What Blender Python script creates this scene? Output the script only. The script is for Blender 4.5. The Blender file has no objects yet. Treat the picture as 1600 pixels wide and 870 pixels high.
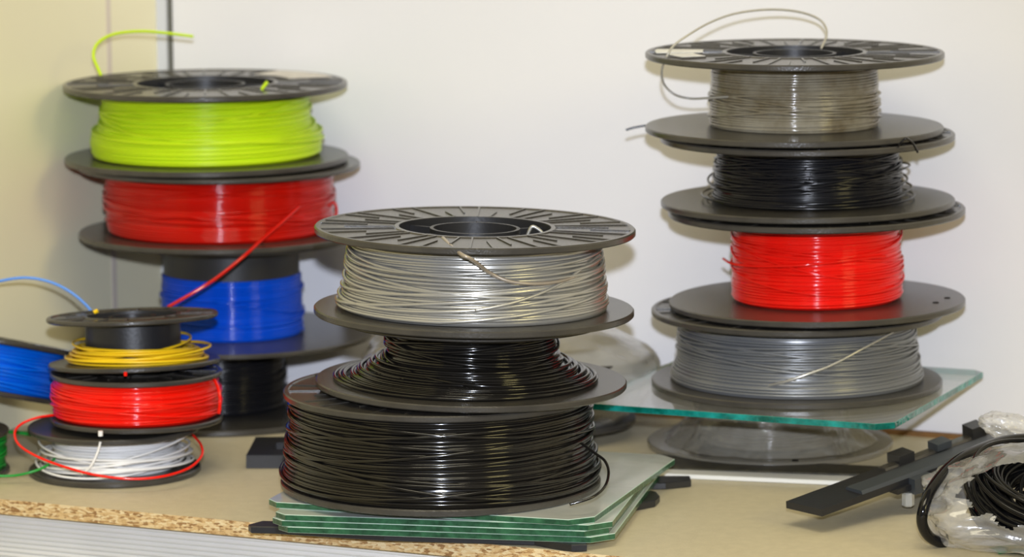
import bpy, bmesh, math, random
from mathutils import Vector, Matrix, noise
C = bpy.context.scene.collection
PI = math.pi; rad = math.radians
# ------------------------------------------------------------------ camera model
F = 6000.0; P = rad(8.6); ROLL = rad(0.4); CH = 0.52
def ray(x, y):
    u = (x-800)/F; v = -(y-435)/F; c, s = math.cos(ROLL), math.sin(ROLL)
    u, v = u*c+v*s, -u*s+v*c
    return Vector((u, math.cos(P)+v*math.sin(P), -math.sin(P)+v*math.cos(P)))
def at(x, y, Y):
    r = ray(x, y); return Vector((0, 0, CH)) + r*(Y/r.y)
def onz(x, y, z=0.0):
    r = ray(x, y); return Vector((0, 0, CH)) + r*((z-CH)/r.z)

# ------------------------------------------------------------------ materials
def nmat(name):
    m = bpy.data.materials.new(name); m.use_nodes = True
    nt = m.node_tree; nt.nodes.clear()
    out = nt.nodes.new('ShaderNodeOutputMaterial')
    return m, nt, out
def N(nt, t, **kw):
    n = nt.nodes.new(t)
    for k, v in kw.items():
        if k in n.inputs: n.inputs[k].default_value = v
        else: setattr(n, k, v)
    return n
def L(nt, a, ao, b, bi): nt.links.new(a.outputs[ao], b.inputs[bi])
def c4(c): return (c[0], c[1], c[2], 1)
def plastic(name, col, rough=.4, spec=.5, metallic=0, col2=None, nscale=60, bump=0, bscale=400, sss=0, coat=0, trans=0):
    m, nt, out = nmat(name)
    b = N(nt, 'ShaderNodeBsdfPrincipled', Roughness=rough, Metallic=metallic)
    b.inputs['Base Color'].default_value = c4(col)
    b.inputs['Specular IOR Level'].default_value = spec
    b.inputs['Coat Weight'].default_value = coat
    b.inputs['Transmission Weight'].default_value = trans
    if sss:
        b.inputs['Subsurface Weight'].default_value = sss
        b.inputs['Subsurface Radius'].default_value = (.004, .002, .002)
        b.inputs['Subsurface Scale'].default_value = 1
    tc = N(nt, 'ShaderNodeTexCoord')
    if col2:
        nz = N(nt, 'ShaderNodeTexNoise', Scale=nscale, Detail=5.0, Roughness=.6)
        L(nt, tc, 'Object', nz, 'Vector')
        mx = N(nt, 'ShaderNodeMix', data_type='RGBA')
        mx.inputs[6].default_value = c4(col); mx.inputs[7].default_value = c4(col2)
        cr = N(nt, 'ShaderNodeMapRange'); cr.inputs[1].default_value = .35; cr.inputs[2].default_value = .65
        L(nt, nz, 'Fac', cr, 0); L(nt, cr, 0, mx, 0); nt.links.new(mx.outputs[2], b.inputs['Base Color'])
    if bump:
        nz = N(nt, 'ShaderNodeTexNoise', Scale=bscale, Detail=3.0)
        L(nt, tc, 'Object', nz, 'Vector')
        bp = N(nt, 'ShaderNodeBump', Strength=bump, Distance=.001)
        L(nt, nz, 'Fac', bp, 'Height'); L(nt, bp, 'Normal', b, 'Normal')
    L(nt, b, 0, out, 0)
    return m
def film(name, col, body=.3, rough=.2, tint=(1,1,1), bump=.6, bscale=60, ior=1.45, gloss=1.0, patch=None):
    """thin clear sheet: see-through + a milky/dusty body + mirror gloss by Fresnel"""
    m, nt, out = nmat(name)
    tr = N(nt, 'ShaderNodeBsdfTransparent'); tr.inputs[0].default_value = c4(tint)
    df = N(nt, 'ShaderNodeBsdfPrincipled', Roughness=max(rough, .3)); df.inputs['Base Color'].default_value = c4(col)
    gl = N(nt, 'ShaderNodeBsdfGlossy', Roughness=rough); gl.inputs[0].default_value = (gloss, gloss, gloss, 1)
    fr = N(nt, 'ShaderNodeFresnel', IOR=ior)
    ge = N(nt, 'ShaderNodeNewGeometry'); mr = N(nt, 'ShaderNodeMapRange')      # same air-side Fresnel on both faces of the thin sheet
    mr.inputs[3].default_value = ior; mr.inputs[4].default_value = 1/ior
    L(nt, ge, 'Backfacing', mr, 0); L(nt, mr, 0, fr, 'IOR')
    a = N(nt, 'ShaderNodeMixShader'); a.inputs[0].default_value = body
    b = N(nt, 'ShaderNodeMixShader')
    L(nt, tr, 0, a, 1); L(nt, df, 0, a, 2); L(nt, fr, 0, b, 0); L(nt, a, 0, b, 1); L(nt, gl, 0, b, 2); L(nt, b, 0, out, 0)
    tc = N(nt, 'ShaderNodeTexCoord')
    if bump:
        nz = N(nt, 'ShaderNodeTexNoise', Scale=bscale, Detail=4.0, Distortion=1.2); L(nt, tc, 'Object', nz, 'Vector')
        bp = N(nt, 'ShaderNodeBump', Strength=bump, Distance=.004); L(nt, nz, 'Fac', bp, 'Height')
        for n in (df, gl, fr): L(nt, bp, 'Normal', n, 'Normal')
    if patch:
        nz = N(nt, 'ShaderNodeTexNoise', Scale=patch[0], Detail=5.0, Distortion=.6); L(nt, tc, 'Object', nz, 'Vector')
        cr = N(nt, 'ShaderNodeMapRange'); cr.inputs[1].default_value = .35; cr.inputs[2].default_value = .7
        cr.inputs[3].default_value = patch[1]; cr.inputs[4].default_value = patch[2]
        L(nt, nz, 'Fac', cr, 0); L(nt, cr, 0, a, 0)
    return m
M = {}
M['wall'] = plastic('painted_wall', (.80, .795, .825), .7, .2, col2=(.775, .77, .80), nscale=3, bump=.08, bscale=300)
M['wall_left'] = plastic('warm_lit_side_wall', (.87, .82, .60), .6, .3, col2=(.85, .80, .585), nscale=3, bump=.05, bscale=200)  # white wall; warm lamp light is mixed into its yellow colour
M['floor'] = plastic('floor_paint', (.25, .24, .22), .6)
M['black'] = plastic('black_plastic', (.043, .039, .033), .25, .55, col2=(.058, .053, .045), nscale=40, bump=.15, bscale=700)
M['black_dk'] = plastic('dark_plastic', (.018, .018, .020), .4, .5, bump=.1)
M['black_gl'] = plastic('glossy_black', (.006, .006, .007), .12, .35)
M['f_silver'] = plastic('silver_filament', (.50, .49, .455), .27, .6, metallic=.6)
M['f_black'] = plastic('black_filament', (.010, .009, .008), .13, .6)
M['f_black2'] = plastic('black_filament_soft', (.010, .010, .012), .20, .5)
M['f_lime'] = plastic('lime_filament', (.56, .78, .01), .30, .3, sss=.1)
M['f_red'] = plastic('dark_red_filament', (.55, .006, .002), .13, .45)
M['f_red2'] = plastic('bright_red_filament', (.90, .010, .003), .13, .45)
M['f_redt'] = plastic('clear_red_filament', (.92, .012, .006), .13, .45)
M['f_blue'] = plastic('blue_filament', (.0, .075, .66), .13, .45)
M['f_blue2'] = plastic('light_blue_filament', (.0, .14, .80), .18, .4)
M['f_blue3'] = plastic('pale_blue_filament', (.10, .30, .85), .35, .5)
M['f_yellow'] = plastic('yellow_filament', (.92, .60, .01), .35, .5)
M['f_white'] = plastic('white_filament', (.90, .89, .87), .3, .5)
M['f_green'] = plastic('green_filament', (.01, .30, .035), .3, .5)
M['f_grey'] = plastic('grey_filament', (.21, .215, .22), .3, .6, metallic=.35)
M['f_clear'] = plastic('clear_filament', (.46, .42, .32), .12, 1.0, col2=(.24, .19, .11), nscale=30, trans=.35)
M['f_clearwire'] = plastic('clear_filament_end', (.55, .52, .44), .2, .8, trans=.4)
M['tail_silver'] = plastic('silver_filament_end', (.42, .36, .29), .35, .6, metallic=.4)
M['label'] = plastic('paper_label', (.72, .69, .67), .6, .3, col2=(.5, .48, .47), nscale=90)
M['tape'] = plastic('white_tape', (.8, .8, .78), .4, .4, col2=(.6, .6, .58), nscale=80)
M['white'] = plastic('white_plastic', (.80, .79, .75), .4)
M['alu'] = plastic('brushed_metal', (.62, .64, .70), .45, .4)
M['seam'] = plastic('dark_gap', (.12, .12, .10), .8)
M['brown'] = plastic('brown_edge', (.22, .10, .02), .6, col2=(.15, .07, .015))
M['screw'] = plastic('clear_plastic', (.75, .75, .7), .12, .8, trans=.6)
M['bluegrey'] = plastic('blue_grey_plastic', (.045, .052, .06), .4)
M['green'] = plastic('green_board', (.01, .16, .04), .4)
M['corr'] = plastic('ribbed_white', (.80, .80, .79), .3, .6, col2=(.72, .72, .71), nscale=8)
M['hole_shade'] = plastic('hole_shade_black', (.004, .004, .004), .9, .1)  # near-black, paints the shade inside flange holes
M['plate'] = film('dusty_glass', (.88, .90, .86), .55, .10, tint=(.92, .97, .94), bump=0, patch=(14, .62, .95))
M['plate_edge'] = plastic('ground_glass_edge', (.05, .19, .09), .18, .6, col2=(.02, .08, .04), nscale=140, bump=.5, bscale=250, trans=.25)
M['plate_rim'] = plastic('ground_glass_bevel', (.55, .72, .62), .3, .6)
M['glass'] = film('clear_glass', (.74, .75, .73), .10, .03, tint=(.985, .993, .988), bump=0, patch=(9, .06, .2))
M['glass_edge'] = plastic('teal_edge_painted_glints', (.0, .10, .075), .07, .9, col2=(.01, .36, .32), nscale=70, bump=1, bscale=160, trans=.2)  # noise colour paints bright light sparkles onto the teal edge
M['glass_rim'] = plastic('teal_glass_bevel', (.02, .22, .18), .12, .9, bump=.6, bscale=150)
M['smoke'] = film('smoky_clear_plastic', (.30, .275, .22), .55, .15, tint=(.80, .79, .76), bump=0)
M['wrap'] = film('stretch_wrap', (.70, .67, .58), .25, .05, tint=(.95, .95, .95), bump=1, bscale=40, ior=1.9)
M['bag'] = film('clear_bag', (.72, .71, .69), .26, .12, tint=(.95, .95, .95), bump=.5, bscale=22, ior=1.5)
M['bag2'] = film('milky_bag', (.84, .81, .73), .32, .18, tint=(.9, .9, .88), bump=.8, bscale=18, ior=1.5)
def chipboard(name, cols, scale):
    m, nt, out = nmat(name)
    b = N(nt, 'ShaderNodeBsdfPrincipled', Roughness=.7)
    tc = N(nt, 'ShaderNodeTexCoord'); mp = N(nt, 'ShaderNodeMapping'); mp.inputs['Scale'].default_value = scale
    L(nt, tc, 'Object', mp, 'Vector')
    v = N(nt, 'ShaderNodeTexVoronoi', Scale=1.0, Randomness=1.0); L(nt, mp, 0, v, 'Vector')
    nz = N(nt, 'ShaderNodeTexNoise', Scale=3.0, Detail=6.0); L(nt, mp, 0, nz, 'Vector')
    sp = N(nt, 'ShaderNodeSeparateColor'); L(nt, v, 'Color', sp, 0)
    ad = N(nt, 'ShaderNodeMath', operation='ADD'); L(nt, sp, 0, ad, 0)
    sc = N(nt, 'ShaderNodeMath', operation='MULTIPLY_ADD'); sc.inputs[1].default_value = .9; sc.inputs[2].default_value = -.45
    L(nt, nz, 'Fac', sc, 0); L(nt, sc, 0, ad, 1)
    r = N(nt, 'ShaderNodeValToRGB'); L(nt, ad, 0, r, 0)
    e = r.color_ramp.elements; e[0].color = c4(cols[0]); e[0].position = .05; e[1].color = c4(cols[-1]); e[1].position = .95
    for i, c in enumerate(cols[1:-1]):
        k = e.new(.05+.9*(i+1)/(len(cols)-1)); k.color = c4(c)
    L(nt, r, 0, b, 'Base Color')
    bp = N(nt, 'ShaderNodeBump', Strength=.4, Distance=.001); L(nt, ad, 0, bp, 'Height'); L(nt, bp, 'Normal', b, 'Normal')
    L(nt, b, 0, out, 0)
    return m
M['chip'] = chipboard('chipboard_core', [(.30, .15, .05), (.58, .36, .15), (.70, .48, .22), (.74, .54, .28), (.82, .66, .38)], (330, 160, 900))
M['top'] = plastic('board_surface', (.65, .575, .40), .45, .4, col2=(.60, .53, .365), nscale=120, bump=.3, bscale=600)

# ------------------------------------------------------------------ mesh helpers
def link(name, verts, faces, mats, parent=None, smooth=True, mi=None, local=False, sharp=True):
    me = bpy.data.meshes.new(name)
    if parent is not None and not local:
        inv = world_of(parent).inverted(); verts = [inv @ Vector(v) for v in verts]
    me.from_pydata([tuple(v) for v in verts], [], faces)
    if not isinstance(mats, (list, tuple)): mats = [mats]
    for m in mats: me.materials.append(m)
    if mi: me.polygons.foreach_set('material_index', mi)
    me.polygons.foreach_set('use_smooth', [smooth]*len(me.polygons))
    me.update()
    if smooth and sharp:
        try: me.set_sharp_from_angle(angle=rad(38))
        except Exception: pass
    o = bpy.data.objects.new(name, me); C.objects.link(o)
    if parent is not None: o.parent = parent
    return o
def world_of(o):
    m = o.matrix_basis.copy()
    return world_of(o.parent) @ m if o.parent else m
def tag(o, label, cat, group=None):
    o['label'] = label; o['category'] = cat
    if group: o['group'] = group
    return o
def struct(o): o['kind'] = 'structure'; return o
def empty(name, loc, rot=(0, 0, 0)):
    o = bpy.data.objects.new(name, None); o.location = loc; o.rotation_euler = rot
    o.empty_display_size = .02; C.objects.link(o); return o
class MB:
    def __init__(s): s.v = []; s.f = []; s.m = []
    def add(s, v, f, mi=0):
        o = len(s.v); s.v += [Vector(p) for p in v]; s.f += [tuple(i+o for i in q) for q in f]; s.m += [mi]*len(f); return s
    def build(s, name, mats, parent=None, smooth=True, local=False):
        return link(name, s.v, s.f, mats, parent, smooth, s.m, local, sharp=not any(k in name for k in ('coil', 'tail', 'loops', 'cable', 'bag', 'wrap')))
    def box(s, c, size, rz=0, mi=0, bev=0, R=None):
        hx, hy, hz = [k/2 for k in size]; R = R or Matrix.Rotation(rz, 3, 'Z'); c = Vector(c)
        if bev <= 0:
            v = [R @ Vector((x*hx, y*hy, z*hz))+c for x in (-1, 1) for y in (-1, 1) for z in (-1, 1)]
            return s.add(v, [(0,1,3,2),(4,6,7,5),(0,4,5,1),(2,3,7,6),(0,2,6,4),(1,5,7,3)], mi)
        bm = bmesh.new(); bmesh.ops.create_cube(bm, size=1)
        for q in bm.verts: q.co = Vector((q.co.x*2*hx, q.co.y*2*hy, q.co.z*2*hz))
        bmesh.ops.bevel(bm, geom=bm.edges[:], offset=bev, segments=2, affect='EDGES', profile=.5)
        bm.verts.index_update()
        s.add([R @ q.co + c for q in bm.verts], [[q.index for q in f.verts] for f in bm.faces], mi); bm.free(); return s
    def prism(s, poly, z0, z1, mats=(0, 0, 0), bev=0):
        """vertical prism from a ccw outline of (x,y); mats = top/bottom, side, bevel"""
        n = len(poly); cen = sum((Vector(p[:2]) for p in poly), Vector((0, 0)))/n
        def ins(d):
            out = []
            for i in range(n):
                a, b, c = Vector(poly[i-1][:2]), Vector(poly[i][:2]), Vector(poly[(i+1) % n][:2])
                n1 = (b-a).normalized(); n2 = (c-b).normalized()
                n1 = Vector((-n1.y, n1.x)); n2 = Vector((-n2.y, n2.x)); k = (n1+n2).normalized()
                out.append(b + k*(d/max(.35, k.dot(n1))))
            return out
        rings = [(ins(bev), z0), (ins(0), z0+bev), (ins(0), z1-bev), (ins(bev), z1)] if bev else [(ins(0), z0), (ins(0), z1)]
        o = len(s.v)
        for r, z in rings: s.v += [Vector((p.x, p.y, z)) for p in r]
        for k in range(len(rings)-1):
            for i in range(n):
                j = (i+1) % n
                s.f.append((o+k*n+i, o+k*n+j, o+(k+1)*n+j, o+(k+1)*n+i)); s.m.append(mats[1] if (not bev or k == 1) else mats[2])
        s.f.append(tuple(o+(len(rings)-1)*n+i for i in range(n))); s.m.append(mats[0])
        s.f.append(tuple(o+i for i in reversed(range(n)))); s.m.append(mats[0]); return s
    def lathe(s, prof, seg=96, closed=True, mi=0, a0=0, a1=2*PI):
        """prof: list of (r,z) going round the section; closed section"""
        full = abs(a1-a0-2*PI) < 1e-6; na = seg if full else seg+1; n = len(prof); o = len(s.v)
        for i in range(na):
            a = a0+(a1-a0)*i/seg; c, sn = math.cos(a), math.sin(a)
            s.v += [Vector((r*c, r*sn, z)) for r, z in prof]
        for i in range(seg):
            i2 = (i+1) % na
            for j in range(n if closed else n-1):
                k = (j+1) % n
                s.f.append((o+i*n+j, o+i2*n+j, o+i2*n+k, o+i*n+k)); s.m.append(mi)
        if not full and closed:
            s.f.append(tuple(o+j for j in range(n))); s.m.append(mi)
            s.f.append(tuple(o+seg*n+j for j in reversed(range(n)))); s.m.append(mi)
        return s
    def tube(s, pts, r, sides=8, mi=0, closed=False, radii=None):
        n = len(pts); pts = [Vector(p) for p in pts]; o = len(s.v)
        if n < 2: return s
        t0 = (pts[1]-pts[0]).normalized(); up = Vector((0, 0, 1)) if abs(t0.z) < .9 else Vector((1, 0, 0))
        nrm = (up - t0*up.dot(t0)).normalized()
        cs = [(math.cos(2*PI*k/sides), math.sin(2*PI*k/sides)) for k in range(sides)]
        for i in range(n):
            if closed: t = (pts[(i+1) % n]-pts[i-1]).normalized()
            else: t = (pts[min(i+1, n-1)]-pts[max(i-1, 0)]).normalized()
            nrm = (nrm - t*nrm.dot(t)); nrm = nrm.normalized() if nrm.length > 1e-9 else t.orthogonal().normalized()
            b = t.cross(nrm); rr = radii[i] if radii else r
            for c, sn in cs: s.v.append(pts[i] + nrm*(c*rr) + b*(sn*rr))
        for i in range(n if closed else n-1):
            a = o+i*sides; b_ = o+((i+1) % n)*sides
            for k in range(sides):
                k2 = (k+1) % sides; s.f.append((a+k, a+k2, b_+k2, b_+k)); s.m.append(mi)
        if not closed:
            s.f.append(tuple(o+k for k in reversed(range(sides)))); s.m.append(mi)
            s.f.append(tuple(o+(n-1)*sides+k for k in range(sides))); s.m.append(mi)
        return s
def spline(pts, k=10, closed=False):
    pts = [Vector(p) for p in pts]; n = len(pts); out = []
    g = (lambda i: pts[i % n]) if closed else (lambda i: pts[max(0, min(n-1, i))])
    for i in range(n if closed else n-1):
        p0, p1, p2, p3 = g(i-1), g(i), g(i+1), g(i+2)
        for j in range(k):
            t = j/k; t2, t3 = t*t, t*t*t
            out.append(.5*((2*p1)+(p2-p0)*t+(2*p0-5*p1+4*p2-p3)*t2+(3*p1-p0-3*p2+p3)*t3))
    if not closed: out.append(pts[-1])
    return out
def interp(prof, t):
    for (a, x), (b, y) in zip(prof, prof[1:]):
        if t <= b: return x+(y-x)*(t-a)/max(b-a, 1e-9)
    return prof[-1][1]

# ------------------------------------------------------------------ spool pieces (local coordinates, z = 0 at the spool's base)
def flange(name, parent, R, z0, t, rb, mat, up=True, ribs=0, rw=None, seed=0, seg=128):
    """disc with rounded rim from radius rb to R; the outer face (up or down) is dished and ribbed"""
    rw = rw or rb; mb = MB(); e = min(.0008, t*.3); z1 = z0+t
    if ribs:
        d = min(.0007, t*.3); rr = .003
        prof = [(rb, z0), (R-e, z0), (R, z0+e), (R, z1-e), (R-e, z1), (R-rr, z1), (R-rr-.0008, z1-d), (rw+.0035, z1-d), (rw+.0028, z1), (rb, z1)]
        if not up: prof = [(r, z0+z1-z) for r, z in reversed(prof)]
        mb.lathe(prof, seg)
        rng = random.Random(seed)
        zc = (z1-d/2+.0001) if up else (z0+d/2-.0001)
        for i in range(ribs):
            a = 2*PI*(i+rng.uniform(-.1, .1))/ribs
            L_ = R-rr-rw-.004; r0 = rw+.003; r1 = R-rr
            k = i % 3
            if k == 1: r0 += L_*rng.uniform(.3, .5)
            if k == 2: r1 -= L_*rng.uniform(.25, .55)
            R3 = Matrix.Rotation(a, 3, 'Z')
            mb.box(R3 @ Vector(((r0+r1)/2, 0, zc)), (r1-r0, .0011, d), a)
    else:
        prof = [(rb, z0), (R-e, z0), (R, z0+e), (R, z1-e), (R-e, z1), (rb, z1)]
        mb.lathe(prof, seg)
    return mb.build(name, mat, parent, local=True)
def hub(parent, H, rd, rb, mat, spokes=6, t=.003):
    """drum that carries the winding, with web, bore tube and spokes"""
    mb = MB(); rd -= .0002
    mb.lathe([(rd-.002, .0004), (rd, .0004), (rd, H-.0004), (rd-.002, H-.0004)], 96)
    mb.lathe([(rb, .0004), (rb+.0022, .0004), (rb+.0022, H-.0010), (rb, H-.0010)], 64)
    zw = H-.016
    mb.lathe([(rb+.002, zw), (rd-.0015, zw), (rd-.0015, zw+.002), (rb+.002, zw+.002)], 64)
    for i in range(spokes):
        a = 2*PI*i/spokes+.3; R3 = Matrix.Rotation(a, 3, 'Z'); r0 = rb+.0018; r1 = rd-.0016
        mb.box(R3 @ Vector(((r0+r1)/2, 0, H-.0095)), (r1-r0, .0018, .013), a)
    return mb.build('hub', mat, parent, local=True)
def winding(parent, z0, z1, prof, r, mat, seed=0, wob=.5, cross=5, pitch=None, seg=72, sides=6, name='filament_coil', under=.0, rough_r=.3, core=True):
    """one continuous strand wound in rows over a packed body; a few crossing turns on top"""
    rng = random.Random(seed); pitch = pitch or 2*r*.99; mb = MB()
    h = z1-z0; turns = max(2, int((h-2*r)/pitch))
    pit = (h-2*r)/turns
    if core:
        n = 24
        ps = [(interp(prof, k/n)-r*(1.25+under), z0+h*k/n) for k in range(n+1)]
        ri = max(.012, min(p[0] for p in ps)-.006)
        mb.lathe(ps+[(ri, z1), (ri, z0)], 72)
    rz = [rng.gauss(0, 1) for _ in range(turns+3)]; rr = [rng.gauss(0, 1) for _ in range(turns+3)]
    az = [rng.uniform(0, 2*PI) for _ in range(turns+3)]; am = [rng.gauss(0, 1) for _ in range(turns+3)]
    pts = []
    for i in range(turns*seg+1):
        a = 2*PI*i/seg; q = i/seg; k = int(q); f = q-k; f = f*f*(3-2*f)
        lz = rz[k]*(1-f)+rz[k+1]*f; lr = rr[k]*(1-f)+rr[k+1]*f
        sw = am[k]*math.sin(a+az[k])*(1-f)+am[k+1]*math.sin(a+az[k+1])*f
        z = z0+r+pit*q+(lz*.25+sw*.8)*wob*r; z = min(max(z, z0+r), z1-r)
        R_ = interp(prof, (z-z0)/h)-r+(lr*.35+.25*math.sin(3*a+k))*rough_r*r
        pts.append((R_*math.cos(a), R_*math.sin(a), z))
    mb.tube(pts, r, sides)
    for c in range(cross):
        zc = rng.uniform(.15, .85); am_ = rng.uniform(.06, .22); ph = rng.uniform(0, 2*PI); p2 = rng.uniform(0, 2*PI); am2 = rng.uniform(0, .06)
        pts = []
        for i in range(seg):
            a = 2*PI*i/seg; t = min(.97, max(.03, zc+am_*math.sin(a+ph)+am2*math.sin(2*a+p2)))
            R_ = interp(prof, t)+r*.75; z = z0+r+(h-2*r)*t
            pts.append((R_*math.cos(a), R_*math.sin(a), z))
        mb.tube(pts, r, sides, closed=True)
    return mb.build(name, mat, parent, local=True)
def wire(name, parent, pts, r, mat, k=10, sides=8, taper=None):
    mb = MB(); sp = spline(pts, k)
    mb.tube(sp, r, sides)
    return mb.build(name, mat, parent)
def loops(mb, specs, r, seg=64, sides=6):
    """loose closed rings in local coordinates: (cx,cy,cz,R,tilt_x,tilt_y,ell)"""
    for cx, cy, cz, R_, tx, ty, el in specs:
        mb.tube([(cx+R_*math.cos(a), cy+R_*el*math.sin(a), cz+R_*math.sin(a)*math.tan(tx)+R_*math.cos(a)*math.tan(ty)) for a in [2*PI*i/seg for i in range(seg)]], r, sides, closed=True)
def spool(cx, y_low, y_top, Y, R, tilt, wind, mat, label, group=None, t=.0042, r_hub=.05, r_bore=.026, ribs=36, rot=0, r_fil=.0009, z0=None, H=None, fmat='black', Ru=None, tu=None, gap=0, rim_low=0, under=0, wob=.5, cross=5, seed=1, pitch=None, core=True, tiltx=0, name='filament_spool', z_top=None, rib_low=0, rough_r=.3, dz=0):
    """y_low / y_top are the pixel rows of the top faces of the two flanges at the stack's depth"""
    zl = at(cx, y_low, Y).z if z0 is None else z0+t
    zb = zl-t if z0 is None else z0
    if H is None: H = at(cx, y_top, Y).z-zb
    X = at(cx, (y_low+(y_top or y_low))/2, Y).x
    o = empty(name, (X, Y, zb+dz), (tiltx, rad(tilt), rot))
    tag(o, label, 'spool', group)
    fm = M[fmat]; tu = tu or t
    flange('lower_flange', o, R, 0, t, r_hub-.002, fm, up=False, ribs=rib_low, seed=seed)
    flange('upper_flange', o, Ru or R, H-tu, tu, r_hub-.002, fm, True, ribs, seed=seed+5)
    hub(o, H, r_hub, r_bore, M['black_dk'] if fmat == 'black' else fm)
    if wind:
        winding(o, t+.0003, H-tu-.0003-gap, wind, r_fil, mat, seed, wob, cross, pitch, under=under, core=core, rough_r=rough_r)
    o['_'] = 0; del o['_']
    return o, H

# ------------------------------------------------------------------ the room (u along the shelf, v into the wall, from the corner)
PSI = rad(24.5); CO = Vector((-.269, 2.935, 0)); U = Vector((math.cos(PSI), -math.sin(PSI), 0)); V = Vector((math.sin(PSI), math.cos(PSI), 0))
def W(u, v, z=0): return CO+U*u+V*v+Vector((0, 0, z))
def slab(name, u0, u1, v0, v1, z0, z1, mats, bev=0, mi=None):
    mb = MB(); v = [W(u, w, z) for z in (z0, z1) for u, w in ((u0, v0), (u1, v0), (u1, v1), (u0, v1))]
    mb.add(v, [(3,2,1,0),(4,5,6,7),(0,1,5,4),(1,2,6,5),(2,3,7,6),(3,0,4,7)])
    if mi: mb.m = mi
    return mb.build(name, mats, smooth=False)
struct(slab('wall_back', -.06, 2.6, .0, .06, -.9, 1.9, M['wall']))
struct(slab('wall_left', -.06, .0, -2.2, 0, -.9, 1.9, M['wall_left']))
struct(slab('floor', -.06, 2.6, -2.2, .06, -.94, -.9, M['floor']))
# corner post and dark joint
mb = MB(); mb.add([W(u, w, z) for z in (0.0, 1.8) for u, w in ((0, -.0035), (.0085, -.0035), (.0085, 0), (0, 0))], [(3,2,1,0),(4,5,6,7),(0,1,5,4),(1,2,6,5),(2,3,7,6),(3,0,4,7)])
o = struct(mb.build('trim_1', M['alu'], smooth=False))
o = struct(slab('trim_2', .0088, .0122, -.0012, 0, 0.0, 1.8, M['seam']))
o = struct(slab('trim_3', -.0, .0003, -.079, -.072, 0.0, 1.8, plastic('seam_tape', (.70, .62, .54), .6)))
# shelf board
FV = -.441
o = slab('shelf_board', .001, 1.9, FV, -.006, -.0100, 0, [M['top'], M['chip']], mi=[1, 0, 1, 1, 1, 1])
tag(o, 'beige chipboard shelf with a raw flaked front edge under all the spools', 'shelf')
struct(slab('trim_4', .001, 1.9, -.006, -.0005, -.010, .0035, M['brown']))
# ribbed white panel below the shelf
mb = MB(); n = 60; pz = .0033; u0, u1 = -.0, 1.7; seg = []
A0 = W(.002, FV+.016); A1 = W(1.7, FV+.016)
for i in range(n*6+1):
    z = -.0101-pz*i/6; d = .0012*abs(math.sin(PI*i/6))
    seg.append((z, d))
vv = []
for z, d in seg:
    vv += [A0-V*d+Vector((0, 0, z)), A1-V*d+Vector((0, 0, z))]
ff = [(2*i, 2*i+2, 2*i+3, 2*i+1) for i in range(len(seg)-1)]
zb_ = seg[-1][0]; o1 = len(vv)
vv += [A0+V*.012+Vector((0, 0, -.0101)), A1+V*.012+Vector((0, 0, -.0101)), A0+V*.012+Vector((0, 0, zb_)), A1+V*.012+Vector((0, 0, zb_))]
ff += [(o1, 0, 1, o1+1), (o1+1, o1+3, o1+2, o1), (o1-2, o1+2, o1+3, o1-1)]
mb.add(vv, ff)
tag(mb.build('ribbed_panel', M['corr']), 'white panel with fine horizontal ribs under the front edge of the shelf', 'panel')

# ------------------------------------------------------------------ glass sheets
def corner_cut(a, b, c, d, k):
    out = []
    q = [a, b, c, d]
    for i in range(4):
        p, prev, nxt = q[i], q[i-1], q[(i+1) % 4]
        kk = k[i]
        if kk <= 0: out.append(p.copy()); continue
        out.append(p+(prev-p).normalized()*kk); out.append(p+(nxt-p).normalized()*kk)
    return out
def plate(name, FL, FR, side, z0, t, mats, cut, label, group=None):
    FL = Vector((FL[0], FL[1])); FR = Vector((FR[0], FR[1]))
    d = (FR-FL).normalized(); n = Vector((-d.y, d.x)); FR = FL+d*side
    pts = corner_cut(FL, FR, FR+n*side, FL+n*side, cut)
    cen = (FL+FR)/2+n*side/2
    mb = MB(); mb.prism([p-cen for p in pts], 0, t, (0, 1, 2), bev=.00028)
    o = mb.build(name, mats, smooth=False); o.location = (cen.x, cen.y, z0)
    return tag(o, label, 'glass sheet', group)
PM = [M['plate'], M['plate_edge'], M['plate_rim']]
g = 'stacked glass sheets under the silver spool stack'
TH = .0039; zb = .0050
specs = [((430, 822), (964, 840), zb, 'bottom glass sheet of the four under the big black spool, lying on the black bars'),
         ((421, 812), (960, 831), zb+TH, 'second glass sheet from the bottom, with green cut edge, under the big black spool'),
         ((426, 803), (957, 821), zb+2*TH, 'third glass sheet from the bottom, just below the turned top sheet'),
         ((413, 783), (912, 813), zb+3*TH, 'top dusty glass sheet of the four, turned and carrying the big black spool')]
for i, (a, b, z, lab) in enumerate(specs):
    plate('glass_sheet', onz(*a, z+TH), onz(*b, z+TH), .213, z, TH-.00008, PM, (.008, .013, .012, .012), lab, g)
ZT = zb+4*TH
GZ = .0547; GT = .0042
plate('glass_sheet', onz(905, 629, GZ), onz(1396, 664, GZ), .217, GZ-GT, GT, [M['glass'], M['glass_edge'], M['glass_rim']], (.006, .010, .008, .008),
      'clear glass sheet with bright teal edge between the grey spool and the wrapped spool')

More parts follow.
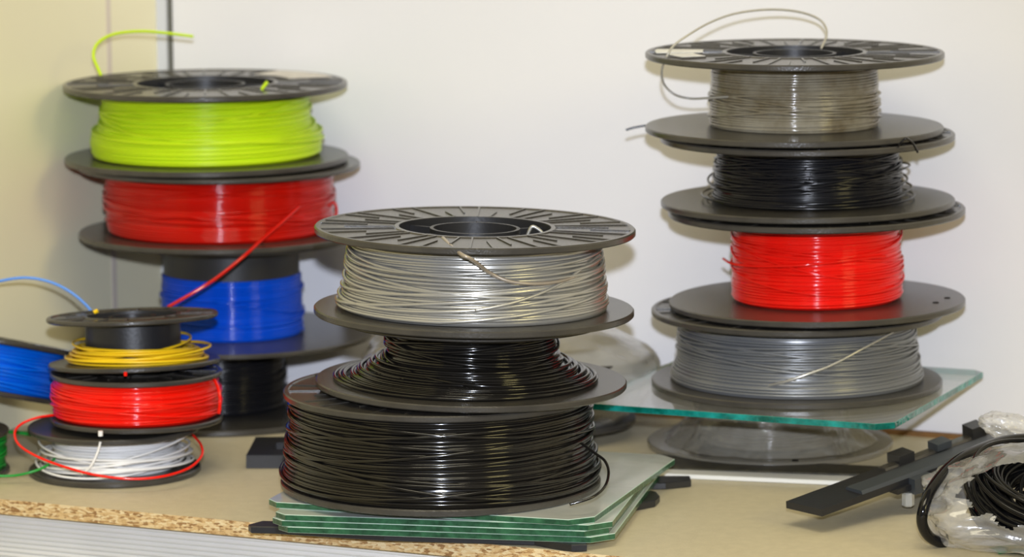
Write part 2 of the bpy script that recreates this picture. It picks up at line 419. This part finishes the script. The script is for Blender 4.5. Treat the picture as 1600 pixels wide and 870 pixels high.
# ------------------------------------------------------------------ centre stack
YC = 2.42
big, Hb = spool(688, 745, 609, YC, .1028, .35, [(0, .1022), (.12, .1018), (.3, .0995), (.6, .0975), (1, .096)], M['f_black'],
    'large full spool of glossy black filament on the stacked glass sheets in the centre', 'spools of the centre stack', r_fil=.00118, z0=ZT+.0003, H=.0625, Ru=.1005, cross=9, seed=11, wob=.9, rot=.5, ribs=30)
wire('filament_tail', big, [at(905, 690, 2.38), at(930, 708, 2.37), at(945, 720, 2.36), at(951, 738, 2.35), at(945, 760, 2.33), at(925, 777, 2.32), at(890, 788, 2.318)], .0009, M['f_black'])
zb2 = ZT+.0003+.0625+.0008
def spool_z(cx, yref, Y, z0, H, **kw):
    return spool(cx, yref, yref, Y, z0=z0, H=H, **kw)[0]
sec = spool_z(736, 560, YC, zb2+.0012, .0440, R=.0995, tilt=1.2, wind=[(0, .074), (.1, .0735), (.2, .067), (.33, .058), (.42, .0548), (1, .0540)], mat=M['f_black'],
    label='half used spool of black filament with loose loops fanned out, under the silver spool', group='spools of the centre stack', Ru=.086, tu=.0022, ribs=0, r_hub=.045, r_fil=.00118, seed=23, wob=1.0, cross=6, rough_r=.9)
mb = MB(); rng = random.Random(4)
for k in range(15):
    f = k/14; R_ = .060+.0215*f+rng.uniform(-.001, .001); z = .0060+.0110*(1-f)**1.4
    loops(mb, [(rng.uniform(-.0022, .0022), rng.uniform(-.001, .002), z+.0006, R_, rng.uniform(-.006, .006), rng.uniform(-.008, .008), 1)], .00115, 80)
loops(mb, [(-.004, .0, .0058, .0835, .0, .0, 1), (-.0045, .003, .0070, .0800, .01, .012, .97)], .00115, 80)
mb.build('loose_loops', M['f_black'], sec, local=True)
zs = zb2+.0012+.0440+.0010
sil = spool_z(740, 420, YC, zs+.0013, .0560, R=.1022, tilt=1.2, wind=[(0, .0862), (.08, .087), (.22, .0845), (.38, .0825), (.6, .0815), (1, .0785)], mat=M['f_silver'],
    label='silver grey spool with ribbed black rim on top of the centre stack', group='spools of the centre stack', t=.0044, r_hub=.0505, r_bore=.0265, r_fil=.00122, seed=8, wob=1.1, cross=10, ribs=42, rot=.2, pitch=.0026, rough_r=.8)
# silver tail: pokes up past the rim, bends down across the winding
wire('filament_tail', sil, [at(692, 372, 2.37), at(706, 386, 2.335), at(722, 398, 2.314), at(735, 404, 2.313), at(748, 413, 2.322), at(765, 426, 2.334), at(795, 439, 2.336), at(830, 443, 2.340), at(870, 440, 2.352), at(905, 430, 2.372)], .00125, M['tail_silver'])
wire('filament_tail', sil, [at(742, 485, 2.332), at(790, 476, 2.335), at(840, 460, 2.345), at(880, 440, 2.358), at(915, 415, 2.380), at(937, 398, 2.405)], .00105, M['f_silver'])
wire('filament_tail', sil, [at(823, 370, 2.43), at(827, 361, 2.43), at(832, 354, 2.43), at(841, 358, 2.43), at(850, 366, 2.43)], .0011, M['f_silver'])
wire('filament_tail', sil, [at(703, 392, 2.345), at(716, 380, 2.36), at(727, 371, 2.375)], .0005, M['black'])

# ------------------------------------------------------------------ right tower
YR = 2.585
def zr(y, x=1245): return at(x, y, YR).z
gr_ = 'spools of the right stack'
# smoky wrapped spool on the shelf
YB = 2.648
bs = spool_z(1203, 690, YB, .0004, GZ-GT-.0009, R=.0860, tilt=0, wind=None, mat=None, label='smoky clear spool wrapped in plastic film, standing on the shelf below the clear glass', group=gr_, fmat='smoke', t=.004, r_hub=.040, r_bore=.026, ribs=0)
H_ = GZ-GT-.0013
mb = MB(); nn = 90; rows = 14
for i in range(rows+1):
    t_ = i/rows
    for j in range(nn):
        a = 2*PI*j/nn
        R_ = .062-.010*math.sin(PI*t_)+.012*(1-t_)**3+.0035*noise.noise(Vector((3*math.cos(a), 3*math.sin(a), t_*3)))+.0025*noise.noise(Vector((9*math.cos(a), 9*math.sin(a), t_*6+5)))
        mb.v.append(Vector((R_*math.cos(a), R_*math.sin(a), .0046+(H_-.0095)*t_)))
for i in range(rows):
    for j in range(nn):
        j2 = (j+1) % nn; mb.f.append((i*nn+j, i*nn+j2, (i+1)*nn+j2, (i+1)*nn+j)); mb.m.append(0)
mb.build('film_wrap', M['wrap'], bs, local=True)
winding(bs, .0045, H_-.0045, [(0, .050), (1, .050)], .0009, M['f_clear'], 31, .5, 2)
mb = MB(); mb.lathe([(0, 0), (.0022, 0), (.0022, .0004), (0, .0004)], 24); hb = mb.build('hole_shade_disc', M['hole_shade'], [c for c in bs.children if c.name.startswith('lower_flange')][0], local=True); hb.location = (.012, -.0775, .0040)  # flat black disc painted as a shaded opening, flange is not pierced
# grey spool on the glass
zg = GZ+.0003
Hg = .0525
gsp = spool_z(1245, 540, YR, zg, Hg, R=.0992, tilt=0, wind=[(0, .0868), (.12, .0865), (.25, .0835), (.5, .0815), (.8, .080), (1, .0785)], mat=M['f_grey'],
    label='dark grey filament spool standing on the clear glass sheet of the right stack', group=gr_, r_fil=.00095, seed=41, wob=.9, cross=6, rough_r=.6)
wire('filament_tail', gsp, [at(1185, 606, 2.512), at(1220, 598, 2.499), at(1258, 586, 2.496), at(1300, 570, 2.500), at(1345, 546, 2.508), at(1385, 524, 2.522), at(1412, 508, 2.54)], .0010, M['f_silver'])
mb = MB(); pass
# red
zr_ = zg+Hg+.0010
rsp = spool_z(1277, 400, YR, zr_+.0012, .0665, R=.1006, tilt=-.7, wind=[(0, .0560), (.06, .0585), (.35, .0580), (.5, .0575), (1, .0568)], mat=M['f_redt'],
    label='translucent red filament spool in the middle of the right stack', group=gr_, r_fil=.00088, seed=51, wob=.8, cross=5, r_hub=.045, rough_r=.8)
mb = MB()
for px, py in ((1462, 474), (1480, 467)):
    p = onz(px, py, zr_+.0012+.0046)
    loc = world_of(rsp).inverted() @ p; loc.z = .00422
    h = MB(); h.lathe([(0, 0), (.0021, 0), (.0021, .0003), (0, .0003)], 20); h = h.build('hole_shade_disc', M['hole_shade'], [c for c in rsp.children if c.name.startswith('lower_flange')][0], local=True); h.location = loc  # shade of the two openings is a black disc on the flange
wire('filament_tail', rsp, [at(1130, 404, 2.57), at(1145, 412, 2.55), at(1180, 416, 2.536), at(1240, 415, 2.5245), at(1290, 411, 2.5235), at(1340, 405, 2.53), at(1385, 400, 2.545)], .0009, M['f_redt'])
# black
zk = zr_+.0012+.0665+.0010+.0002
ksp = spool_z(1262, 260, YR, zk+.0010, .0485, R=.0996, tilt=-.45, wind=[(0, .0645), (.2, .0640), (.6, .0625), (1, .0610)], mat=M['f_black2'],
    label='black filament spool with stray side loops, second from top of the right stack', group=gr_, r_fil=.0009, seed=61, wob=1.2, cross=9, r_hub=.048, rough_r=1.0)
mb = MB()
loops(mb, [(.002, 0, .0062, .070, .0, .0, 1), (-.003, .001, .0078, .0685, .004, .0, 1), (.003, 0, .010, .0675, .01, .03, 1), (.004, 0, .020, .0650, -.04, .10, 1), (.0035, 0, .026, .0640, .05, -.13, 1), (-.002, 0, .024, .0655, .06, .10, 1)], .0008)
mb.build('loose_loops', M['f_black2'], ksp, local=True)
wire('filament_tail', ksp, [at(1395, 240, 2.56), at(1404, 228, 2.50), at(1414, 217, 2.49), at(1425, 222, 2.495), at(1434, 238, 2.50)], .0008, M['f_black2'])
wire('filament_tail', ksp, [at(978, 203, 2.60), at(992, 199, 2.60), at(1012, 196, 2.60), at(1040, 197, 2.60)], .0008, M['f_black2'])
# clear
zc = zk+.0010+.0485+.0010
csp = spool_z(1241, 140, YR, zc+.0006, .0542, R=.1008, tilt=0.1, wind=[(0, .0578), (.5, .0570), (1, .0562)], mat=M['f_clear'],
    label='clear filament spool with looping loose end on top of the right stack', group=gr_, r_fil=.0009, seed=71, wob=.7, cross=4, r_hub=.048, r_bore=.026, ribs=42, rot=.4, rough_r=.6)
wire('filament_tail', csp, [at(1140, 151, 2.55), at(1108, 153, 2.56), at(1080, 154, 2.565), at(1055, 148, 2.565), at(1038, 132, 2.565), at(1034, 112, 2.56), at(1040, 92, 2.555), at(1052, 72, 2.556), at(1075, 55, 2.56), at(1110, 35, 2.57), at(1150, 21, 2.58), at(1200, 15, 2.59), at(1245, 18, 2.60), at(1278, 29, 2.605), at(1291, 45, 2.60), at(1290, 60, 2.59), at(1283, 76, 2.58)], .0008, M['f_clearwire'])
def kid(o, n): return [c for c in o.children if c.name.startswith(n)][0]
def sector(name, parent, r0, r1, a0, a1, z, mat, wob=0):
    mb = MB(); mb.lathe([(r0, z), (r1, z), (r1, z+.0003), (r0, z+.0003)], 24, a0=a0, a1=a1)
    return mb.build(name, mat, parent, local=True)
sector('tape', kid(csp, 'upper_flange'), .062, .094, rad(168-23), rad(186-23), .0543, M['tape'])
sector('tape', kid(csp, 'upper_flange'), .070, .088, rad(190-23), rad(208-23), .0543, M['tape'])

# ------------------------------------------------------------------ left tower
YL = 2.79
gl_ = 'spools of the left stack'
H1 = at(345, 527, YL).z-.0004
k1 = spool_z(345, 600, YL, .0004, H1, R=.1005, tilt=0, wind=[(0, .0478), (1, .0478)], mat=M['f_black2'], label='black filament spool on the shelf at the bottom of the left stack', group=gl_, r_hub=.040, ribs=0, seed=81, Ru=.088, tu=.002)
H2 = at(362, 369, YL).z-.0004-H1-.0010
b1 = spool_z(362, 450, YL, .0004+H1+.0008, H2, R=.1030, tilt=.15, wind=[(0, .0530), (.1, .0530), (.5, .0520), (1, .0515)], mat=M['f_blue'], label='royal blue filament spool under the dark red one in the left stack', group=gl_, r_hub=.0500, ribs=0, seed=82, gap=.0240, wob=.5, cross=3, Ru=.090, tu=.0020, t=.0036)
z3 = .0004+H1+.0008+H2+.0008
H3 = at(342, 254, YL).z-z3
r1 = spool_z(343, 310, YL, z3+.0002, H3, R=.1032, tilt=.2, wind=[(0, .0810), (.1, .0830), (.5, .0840), (1, .0835)], mat=M['f_red'], label='dark red filament spool between the lime and the blue ones in the left stack', group=gl_, r_hub=.050, ribs=0, seed=83, wob=.9, cross=8, rough_r=.7, t=.0040, tu=.0034)
z4 = z3+.0002+H3+.0010
H4 = at(322, 129, YL).z-z4
l1 = spool_z(322, 190, YL, z4+.0002, H4, R=.1035, tilt=0, wind=[(0, .0815), (.06, .0840), (.22, .0848), (.36, .0842), (.46, .0795), (.55, .0765), (1, .0755)], mat=M['f_lime'], label='lime green filament spool with a white paper label on top of the left stack', group=gl_, r_hub=.052, r_bore=.027, ribs=38, seed=84, wob=.6, cross=6, r_fil=.0010)
sector('paper_label', kid(l1, 'upper_flange'), .064, .097, rad(20), rad(60), H4+.0001, M['label'])
wire('filament_tail', l1, [at(158, 118, 2.755), at(152, 104, 2.757), at(146, 88, 2.76), at(150, 71, 2.77), at(166, 58, 2.78), at(190, 51, 2.79), at(225, 49, 2.80), at(262, 52, 2.81), at(302, 57, 2.815)], .0012, M['f_lime'])
wire('filament_tail', l1, [at(409, 140, 2.74), at(413, 134, 2.74), at(418, 128, 2.74)], .0013, M['f_lime'])
wire('filament_tail', r1, [at(468, 322, 2.72), at(440, 348, 2.70), at(405, 378, 2.683), at(380, 401, 2.67), at(330, 440, 2.66), at(262, 480, 2.655)], .0012, M['f_red'])
wire('filament_tail', r1, [at(512, 322, 2.76), at(522, 316, 2.76), at(526, 330, 2.76), at(520, 345, 2.76), at(512, 350, 2.755)], .0010, M['f_red'])

# ------------------------------------------------------------------ small stack, front left
YS = 2.57
gs_ = 'small spools stacked at the front left'
def zs_(y): return at(200, y, YS).z
w0 = .0004; wH = .0325
ws = spool_z(179, 700, YS, w0, wH, R=.0585, tilt=0, wind=[(0, .0425), (.3, .0415), (1, .0400)], mat=M['f_white'], label='small white filament spool at the bottom of the small stack', group=gs_, t=.0036, r_hub=.028, r_bore=.014, r_fil=.0009, ribs=0, seed=91, wob=.6, cross=2)
mb = MB(); rng = random.Random(9)
for k in range(9):
    loops(mb, [(rng.uniform(-.003, .006), rng.uniform(-.003, .001), .0060+.0011*k+rng.uniform(0, .001), .0475+rng.uniform(-.002, .003), rng.uniform(-.06, .06), rng.uniform(-.04, .12), 1)], .00088)
loops(mb, [(-.003, -.001, .0150, .0480, .02, -.16, 1), (-.004, -.003, .0125, .0490, .14, .05, 1), (.004, 0, .017, .0480, .03, .22, 1)], .00088)
mb.build('loose_loops', M['f_white'], ws, local=True)
wire('filament_tail', ws, [at(128, 741, 2.515), at(142, 728, 2.512), at(152, 708, 2.512), at(157, 690, 2.512)], .0009, M['f_white'])
rz = w0+wH+.0008
rs = spool_z(213, 620, YS, rz+.0005, .0345, R=.0585, tilt=.2, wind=[(0, .0545), (.12, .0570), (.5, .0572), (.9, .0562), (1, .0545)], mat=M['f_red2'], label='small bright red filament spool, middle one of the small stack', group=gs_, t=.0034, r_hub=.028, r_bore=.014, r_fil=.0009, ribs=20, seed=92, wob=1.0, cross=6, rough_r=.9, tiltx=rad(-1.5), dz=.0012)
wire('filament_tail', rs, [at(90, 648, 2.56), at(60, 652, 2.555), at(34, 662, 2.55), at(23, 676, 2.54), at(30, 695, 2.525), at(58, 713, 2.51), at(100, 729, 2.50), at(150, 742, 2.495), at(205, 748, 2.495), at(255, 744, 2.50), at(295, 731, 2.515), at(315, 712, 2.53), at(314, 695, 2.545), at(302, 680, 2.56)], .0009, M['f_red2'])
wire('filament_tail', rs, [at(333, 590, 2.555), at(341, 606, 2.545), at(344, 625, 2.54), at(342, 646, 2.54)], .0012, M['f_red2'])
wire('filament_end', rs, [at(157, 681, 2.508), at(157, 673, 2.508)], .0016, M['f_white'])
wire('filament_end', rs, [at(196, 587, 2.508), at(196, 581, 2.508)], .0012, M['f_red2'])
yz = rz+.0005+.0345+.0009
ys = spool_z(209, 530, YS, yz+.0012, .0345, R=.0582, tilt=-1.6, tiltx=rad(-4.3), dz=.0030, wind=None, mat=None, label='small spool with a little yellow filament on top of the small stack', group=gs_, t=.0032, r_hub=.0325, r_bore=.014, ribs=16, seed=93)
mb = MB(); rng = random.Random(19)
for k in range(12):
    f = k/11; loops(mb, [(rng.uniform(-.002, .004), rng.uniform(-.003, .002), .0045+.0010*k*.75, .0465-.008*f*rng.uniform(.3, 1.3), rng.uniform(-.05, .07), rng.uniform(-.06, .06), 1)], .0009)
loops(mb, [(.0065, 0, .0090, .0455, .03, .05, 1), (-.001, .001, .0120, .0400, .05, -.12, 1), (.0, -.001, .0140, .0390, .1, .08, 1)], .0009)
mb.build('filament_coil', M['f_yellow'], ys, local=True)
wire('filament_end', ys, [at(147, 488, 2.56), at(153, 485, 2.56)], .0014, M['f_yellow'])

# green spool and leaning blue spool at the frame's left edge
gp = spool_z(-78, 690, 2.57, .0004, .030, R=.0400, tilt=0, wind=[(0, .0375), (.3, .0370), (1, .0370)], mat=M['f_green'], label='small green filament spool standing at the left edge of the photo', t=.0034, r_hub=.02, r_bore=.012, r_fil=.0009, ribs=0, seed=95, wob=.7)
wire('filament_tail', gp, [at(-60, 740, 2.535), at(-20, 743, 2.53), at(20, 743, 2.53), at(50, 737, 2.53), at(72, 728, 2.535), at(86, 716, 2.545)], .0009, M['f_green'])
wire('filament_tail', gp, [at(-20, 672, 2.62), at(20, 675, 2.63), at(50, 679, 2.635), at(75, 686, 2.64), at(100, 694, 2.64)], .0014, M['f_green'])
X0 = at(-30, 590, 2.645)
bp_ = empty('filament_spool', (X0.x, 2.645, .0430), (rad(-10), rad(11), .0)); tag(bp_, 'small blue filament spool tilted against the left wall behind the small stack', 'spool')
flange('lower_flange', bp_, .0585, 0, .0034, .026, M['black'], False, 0); flange('upper_flange', bp_, .0585, .0355, .0034, .026, M['black'], True, 20)
hub(bp_, .0389, .028, .014, M['black']); winding(bp_, .0037, .0352, [(0, .0535), (.5, .054), (1, .053)], .0009, M['f_blue2'], 96, 1.0, 6, rough_r=.9)
wire('filament_tail', bp_, [at(-60, 520, 2.64), at(-55, 480, 2.64), at(-25, 448, 2.64), at(10, 437, 2.64), at(45, 434, 2.64), at(80, 441, 2.64), at(110, 456, 2.64), at(132, 474, 2.64), at(146, 490, 2.64)], .0010, M['f_blue3'])

# ------------------------------------------------------------------ loose black parts around the glass
def part_prism(name, px, z0, z1, mat, label, cat, group=None, bev=.0006, zpix=None):
    pts = [onz(x, y, z1 if zpix is None else zpix) for x, y in px]
    cen = sum(pts, Vector())/len(pts)
    P2 = [Vector((p.x-cen.x, p.y-cen.y)) for p in pts]
    ar = sum(P2[i-1].x*P2[i].y-P2[i].x*P2[i-1].y for i in range(len(P2)))
    if ar < 0: P2.reverse()
    mb = MB(); mb.prism(P2, 0, z1-z0, (0, 0, 0), bev); o = mb.build(name, mat, smooth=False); o.location = (cen.x, cen.y, z0)
    return tag(o, label, cat, group)
gb = 'flat black bars under the glass sheets'
part_prism('flat_bar', [(388, 819), (410, 813), (600, 820), (880, 833), (916, 843), (917, 850), (893, 851), (862, 846), (835, 841), (600, 834), (430, 823), (392, 822)], .0003, .0049, M['black_dk'], 'long flat black bar under the front of the glass sheets with a hooked right end', 'bar', gb)
part_prism('flat_bar', [(800, 764), (1010, 764), (1026, 768), (1031, 774), (1024, 781), (995, 787), (800, 792)], .0003, .0049, M['black_dk'], 'rounded black bar end poking out beneath the glass sheets at the right, nearer the front', 'bar', gb)
part_prism('flat_bar', [(800, 742), (1040, 743), (1078, 743), (1080, 750), (1040, 754), (800, 757)], .0003, .0049, M['black_dk'], 'square black bar end poking out beneath the glass sheets, right behind the rounded one', 'bar', gb)
# slotted block
h = .009; pf = onz(440, 712, h); pb = onz(440, 683, h); d = pb.y-pf.y; w = .062
blk = empty('slotted_block', (onz(387, 712, h).x+w/2, (pf.y+pb.y)/2, .0003), (0, 0, rad(-2))); tag(blk, 'flat black block with a slot on the shelf between the left and centre stacks', 'block')
mb = MB(); s0x, s1x, s0y, s1y = -w/2+.0165, -w/2+.042, -.012, .012
for (x0, x1, y0, y1) in ((-w/2, w/2, -d/2, s0y), (-w/2, w/2, s1y, d/2), (-w/2, s0x, s0y, s1y), (s1x, w/2, s0y, s1y)):
    mb.box(((x0+x1)/2, (y0+y1)/2, h/2), (x1-x0, y1-y0, h))
mb.build('block_body', M['black_dk'], blk, smooth=False, local=True)
# strips in front of the wrapped spool
part_prism('dark_strip', [(1000, 708), (1395, 729), (1376, 741), (1000, 729)], .0003, .0030, plastic('dark_mottled', (.030, .027, .018), .5, col2=(.07, .06, .035), nscale=200), 'thin dark strip lying in front of the wrapped spool', 'strip')  # dark strip with slightly lighter mottling
part_prism('white_strip', [(1000, 731), (1378, 745), (1345, 753), (1000, 738)], .0003, .0034, M['white'], 'thin white strip lying along the dark strip on the shelf', 'strip')

# ------------------------------------------------------------------ black clamp bar on the right
bar = empty('clamp_bar', onz(1400, 790, 0)); tag(bar, 'long black printed bar with clamp blocks and clear screws, propped up beside the plastic bag', 'clamp')
BQ = [onz(1228, 783, .0165), onz(1284, 796, .0165), onz(1552, 664, .034), onz(1590, 684, .034)]   # TL BL TR BR of the top face
BN = ((BQ[1]-BQ[0]).cross(BQ[2]-BQ[0])).normalized(); BN = BN if BN.z > 0 else -BN
def bq(s_, t_, h=0): return (BQ[0]*(1-s_)+BQ[2]*s_)*(1-t_)+(BQ[1]*(1-s_)+BQ[3]*s_)*t_+BN*h
def quadbar(name, s0, s1, t0, t1, h0, h1, mat, lean=0, pn=None):
    T = [bq(s0, t0, h1), bq(s0, t1, h1), bq(s1, t1, h1), bq(s1, t0, h1)]; B = [bq(s0, t0-lean, h0), bq(s0, t1+lean, h0), bq(s1, t1+lean, h0), bq(s1, t0-lean, h0)]
    mb = MB(); mb.add(T+B, [(0, 1, 2, 3), (7, 6, 5, 4), (0, 4, 5, 1), (1, 5, 6, 2), (2, 6, 7, 3), (3, 7, 4, 0)])
    return mb.build(name, mat, bar, smooth=False)
quadbar('bar', 0, 1, 0, 1, -.0045, 0, M['black_dk'])
quadbar('rail', .20, 1, .52, .96, 0, .0022, M['bluegrey'], lean=.04)
quadbar('rail', .42, 1, .08, .30, 0, .0016, M['black'], lean=.03)
quadbar('clamp_block', .485, .560, -.08, .34, .0, .0065, M['black_dk'])
quadbar('clamp_block', .665, .735, .05, .42, .0016, .0062, M['bluegrey'])
quadbar('clamp_block', .850, .920, -.05, .36, .0, .0075, M['black_dk'])
quadbar('clamp_block', .430, .520, .84, 1.20, -.0100, .0, M['bluegrey'])
quadbar('clamp_block', .360, .430, .80, 1.08, -.0075, -.0040, M['black_dk'])
quadbar('clamp_block', .540, .640, .70, 1.22, -.0130, -.001, M['black_dk'])
quadbar('clamp_block', .760, .830, .80, 1.30, -.0130, -.001, M['black_dk'])
for px in ((1419, 780), (1475, 763)):
    s = MB(); p = onz(*px, .010); hx = [(.0040*math.cos(PI*k/3), .0040*math.sin(PI*k/3)) for k in range(6)]
    s.prism(hx, -.0045, .0045, bev=.0008); s.v = [q+p for q in s.v]; s.build('screw', M['screw'], bar, smooth=False)
quadbar('foot_block', .62, .95, .1, .9, -.030, -.0045, M['black_dk'])

# ------------------------------------------------------------------ bagged coil at the right edge
coil = empty('filament_bundle', onz(1650, 790, 0)); tag(coil, 'loose bundle of glossy black filament loops inside the clear bag at the right edge', 'filament')
mb = MB(); rng = random.Random(77)
cc = onz(1660, 775, .030)
Rt = Matrix.Rotation(rad(20), 3, 'X') @ Matrix.Rotation(rad(6), 3, 'Y')
for k in range(64):
    R_ = .052+(rng.uniform(-.010, .006) if k < 40 else rng.uniform(-.032, -.010)); ph = rng.uniform(0, 2*PI); a1 = rng.uniform(0, .006); dx, dy, dz = rng.uniform(-.005, .005), rng.uniform(-.004, .004), rng.uniform(-.013, .013)
    pts = []
    for i in range(72):
        a = 2*PI*i/72; v_ = Vector(((R_)*math.cos(a)+dx, R_*math.sin(a)*.9+dy, dz+a1*math.sin(2*a+ph)))
        pts.append(cc+Rt @ v_)
    mb.tube(pts, .0014, 7, closed=True)
mb.build('filament_coil', M['black_gl'], coil)
wire('cable_loop', coil, [at(1475, 850, 2.32), at(1452, 838, 2.312), at(1441, 818, 2.306), at(1443, 795, 2.305), at(1455, 765, 2.315), at(1478, 735, 2.335), at(1508, 712, 2.355), at(1545, 696, 2.38), at(1580, 687, 2.40), at(1640, 684, 2.42)], .0035, M['black_gl'], 12, 12)
def blob(name, parent, cen, rx, ry, rz, mat, amp, freq, seed, keep=None, nu=200, nv=100, zmin=None, sq=.75, rot=None):
    mb = MB(); idx = {}; cen = Vector(cen); rot = rot or Matrix.Identity(3)
    so = Vector((seed*7.1, seed*3.3, seed))
    def sp(c): return math.copysign(abs(c)**sq, c)
    for j in range(nv+1):
        th = PI*j/nv
        for i in range(nu):
            ph = 2*PI*i/nu
            d = Vector((sp(math.cos(ph))*math.sin(th), sp(math.sin(ph))*math.sin(th), math.cos(th)))
            q = d.normalized()
            n1 = noise.noise(q*freq+so); n2 = 1-2*abs(noise.noise(q*freq*1.6+so)); n3 = 1-2*abs(noise.noise(q*freq*3.2+so*2))
            k = 1+amp*(n1*1.3+n2*.6+n3*.15)
            p = cen+rot @ Vector((d.x*rx*k, d.y*ry*k, d.z*rz*k))
            if zmin is not None and p.z < zmin: p.z = zmin+.0006*abs(n3)
            mb.v.append(p)
    for j in range(nv):
        for i in range(nu):
            i2 = (i+1) % nu
            th = PI*(j+.5)/nv; ph = 2*PI*(i+.5)/nu
            d = Vector((math.cos(ph)*math.sin(th), math.sin(ph)*math.sin(th), math.cos(th)))
            if keep and not keep(d, noise.noise(d*6+so)): continue
            mb.f.append((j*nu+i, (j+1)*nu+i, (j+1)*nu+i2, j*nu+i2)); mb.m.append(0)
    used = sorted({i for f in mb.f for i in f}); mp = {k: n for n, k in enumerate(used)}
    mb.v = [mb.v[k] for k in used]; mb.f = [tuple(mp[i] for i in f) for f in mb.f]
    return mb.build(name, mat, parent)
bagc = onz(1652, 788, .024)
bagE = empty('plastic_bag', (bagc.x, bagc.y, 0)); tag(bagE, 'crumpled clear plastic bag around the black filament bundle at the right edge', 'bag')
od = Vector((-.15, -.80, .58)).normalized()
blob('bag_film', bagE, bagc+Vector((0, 0, .0)), .080, .062, .034, M['bag'], .11, 2.4, 5, keep=lambda d, n: d.dot(od) < .80+.10*n, zmin=.0012)
blob('bag_flap', bagE, at(1592, 672, 2.44), .0240, .014, .0090, M['bag'], .16, 2.2, 9, rot=Matrix.Rotation(rad(14), 3, 'Y'))
part_prism('green_board', [(1545, 853), (1640, 846), (1650, 858), (1560, 862)], .0003, .0018, M['green'], 'green board corner on the shelf under the clear bag', 'board')

# ------------------------------------------------------------------ bagged spool lying behind the centre stack
YG = 2.705; bc = Vector((-.001, YG, 0))
bgs = empty('filament_spool', (bc.x+.004, YG, .012), (0, rad(3), 0)); tag(bgs, 'spool inside a milky plastic bag behind the centre stack, by the wall', 'spool')
flange('lower_flange', bgs, .085, 0, .004, .03, M['black'], False, 0); flange('upper_flange', bgs, .096, .047, .004, .03, M['black'], True, 0)
hub(bgs, .051, .032, .02, M['black']); winding(bgs, .0045, .0465, [(0, .052), (1, .052)], .0009, M['f_white'], 99, .5, 2)
bE = empty('plastic_bag', (bc.x, bc.y, 0)); tag(bE, 'milky crumpled plastic bag holding a spool behind the centre stack', 'bag')
blob('bag_film', bE, bc+Vector((-.004, 0, .044)), .105, .094, .044, M['bag2'], .05, 1.8, 3, zmin=.001)
blob('bag_neck', bE, bc+Vector((-.105, -.03, .030)), .050, .035, .026, M['bag2'], .10, 2.2, 4, zmin=.001, rot=Matrix.Rotation(rad(-14), 3, 'Y'))

# ------------------------------------------------------------------ light
def area(name, loc, target, size, energy, col, shape='SQUARE', sy=None):
    l = bpy.data.lights.new(name, 'AREA'); l.energy = energy; l.color = col; l.size = size; l.shape = shape
    if sy: l.size_y = sy
    o = bpy.data.objects.new(name, l); C.objects.link(o); o.location = loc
    o.rotation_euler = (Vector(target)-Vector(loc)).to_track_quat('-Z', 'Y').to_euler(); return o
fl = bpy.data.lights.new('camera_flash', 'SPOT'); fl.energy = 205; fl.color = (.80, .86, 1.0); fl.shadow_soft_size = .017
fl.spot_size = rad(29); fl.spot_blend = 1.0
fo = bpy.data.objects.new('camera_flash', fl); C.objects.link(fo); fo.location = (.004, .0, CH+.11)
fo.rotation_euler = (Vector((-.02, 2.6, .10))-fo.location).to_track_quat('-Z', 'Y').to_euler()
area('room_lamp', (2.7, -.3, 1.75), (-.1, 2.7, .1), 1.1, 36, (1.0, .84, .34), 'RECTANGLE', 1.1)
area('ceiling_lamp', (-.05, 1.15, 2.3), (0, 2.4, 0), 1.4, 29, (1.0, .91, .66), 'RECTANGLE', .9)
w = bpy.data.worlds.new('World'); bpy.context.scene.world = w; w.use_nodes = True
bg = w.node_tree.nodes['Background']; bg.inputs[0].default_value = (1.0, .90, .72, 1); bg.inputs[1].default_value = .20

# ------------------------------------------------------------------ camera
cam = bpy.data.cameras.new('camera'); cam.sensor_width = 36; cam.lens = F/1600*36; cam.clip_start = .05
cam.dof.use_dof = True; cam.dof.focus_distance = 2.36; cam.dof.aperture_fstop = 9
co = bpy.data.objects.new('camera', cam); C.objects.link(co)
co.matrix_world = Matrix.Translation((0, 0, CH)) @ Matrix.Rotation(PI/2-P, 4, 'X') @ Matrix.Rotation(-ROLL, 4, 'Z')
sc = bpy.context.scene; sc.camera = co
sc.view_settings.view_transform = 'Standard'; sc.view_settings.look = 'None'; sc.view_settings.exposure = 0; sc.view_settings.gamma = 1
sc.view_settings.use_curve_mapping = False
try:
    sc.cycles.max_bounces = 10; sc.cycles.transparent_max_bounces = 24; sc.cycles.sample_clamp_indirect = 6
except Exception: pass
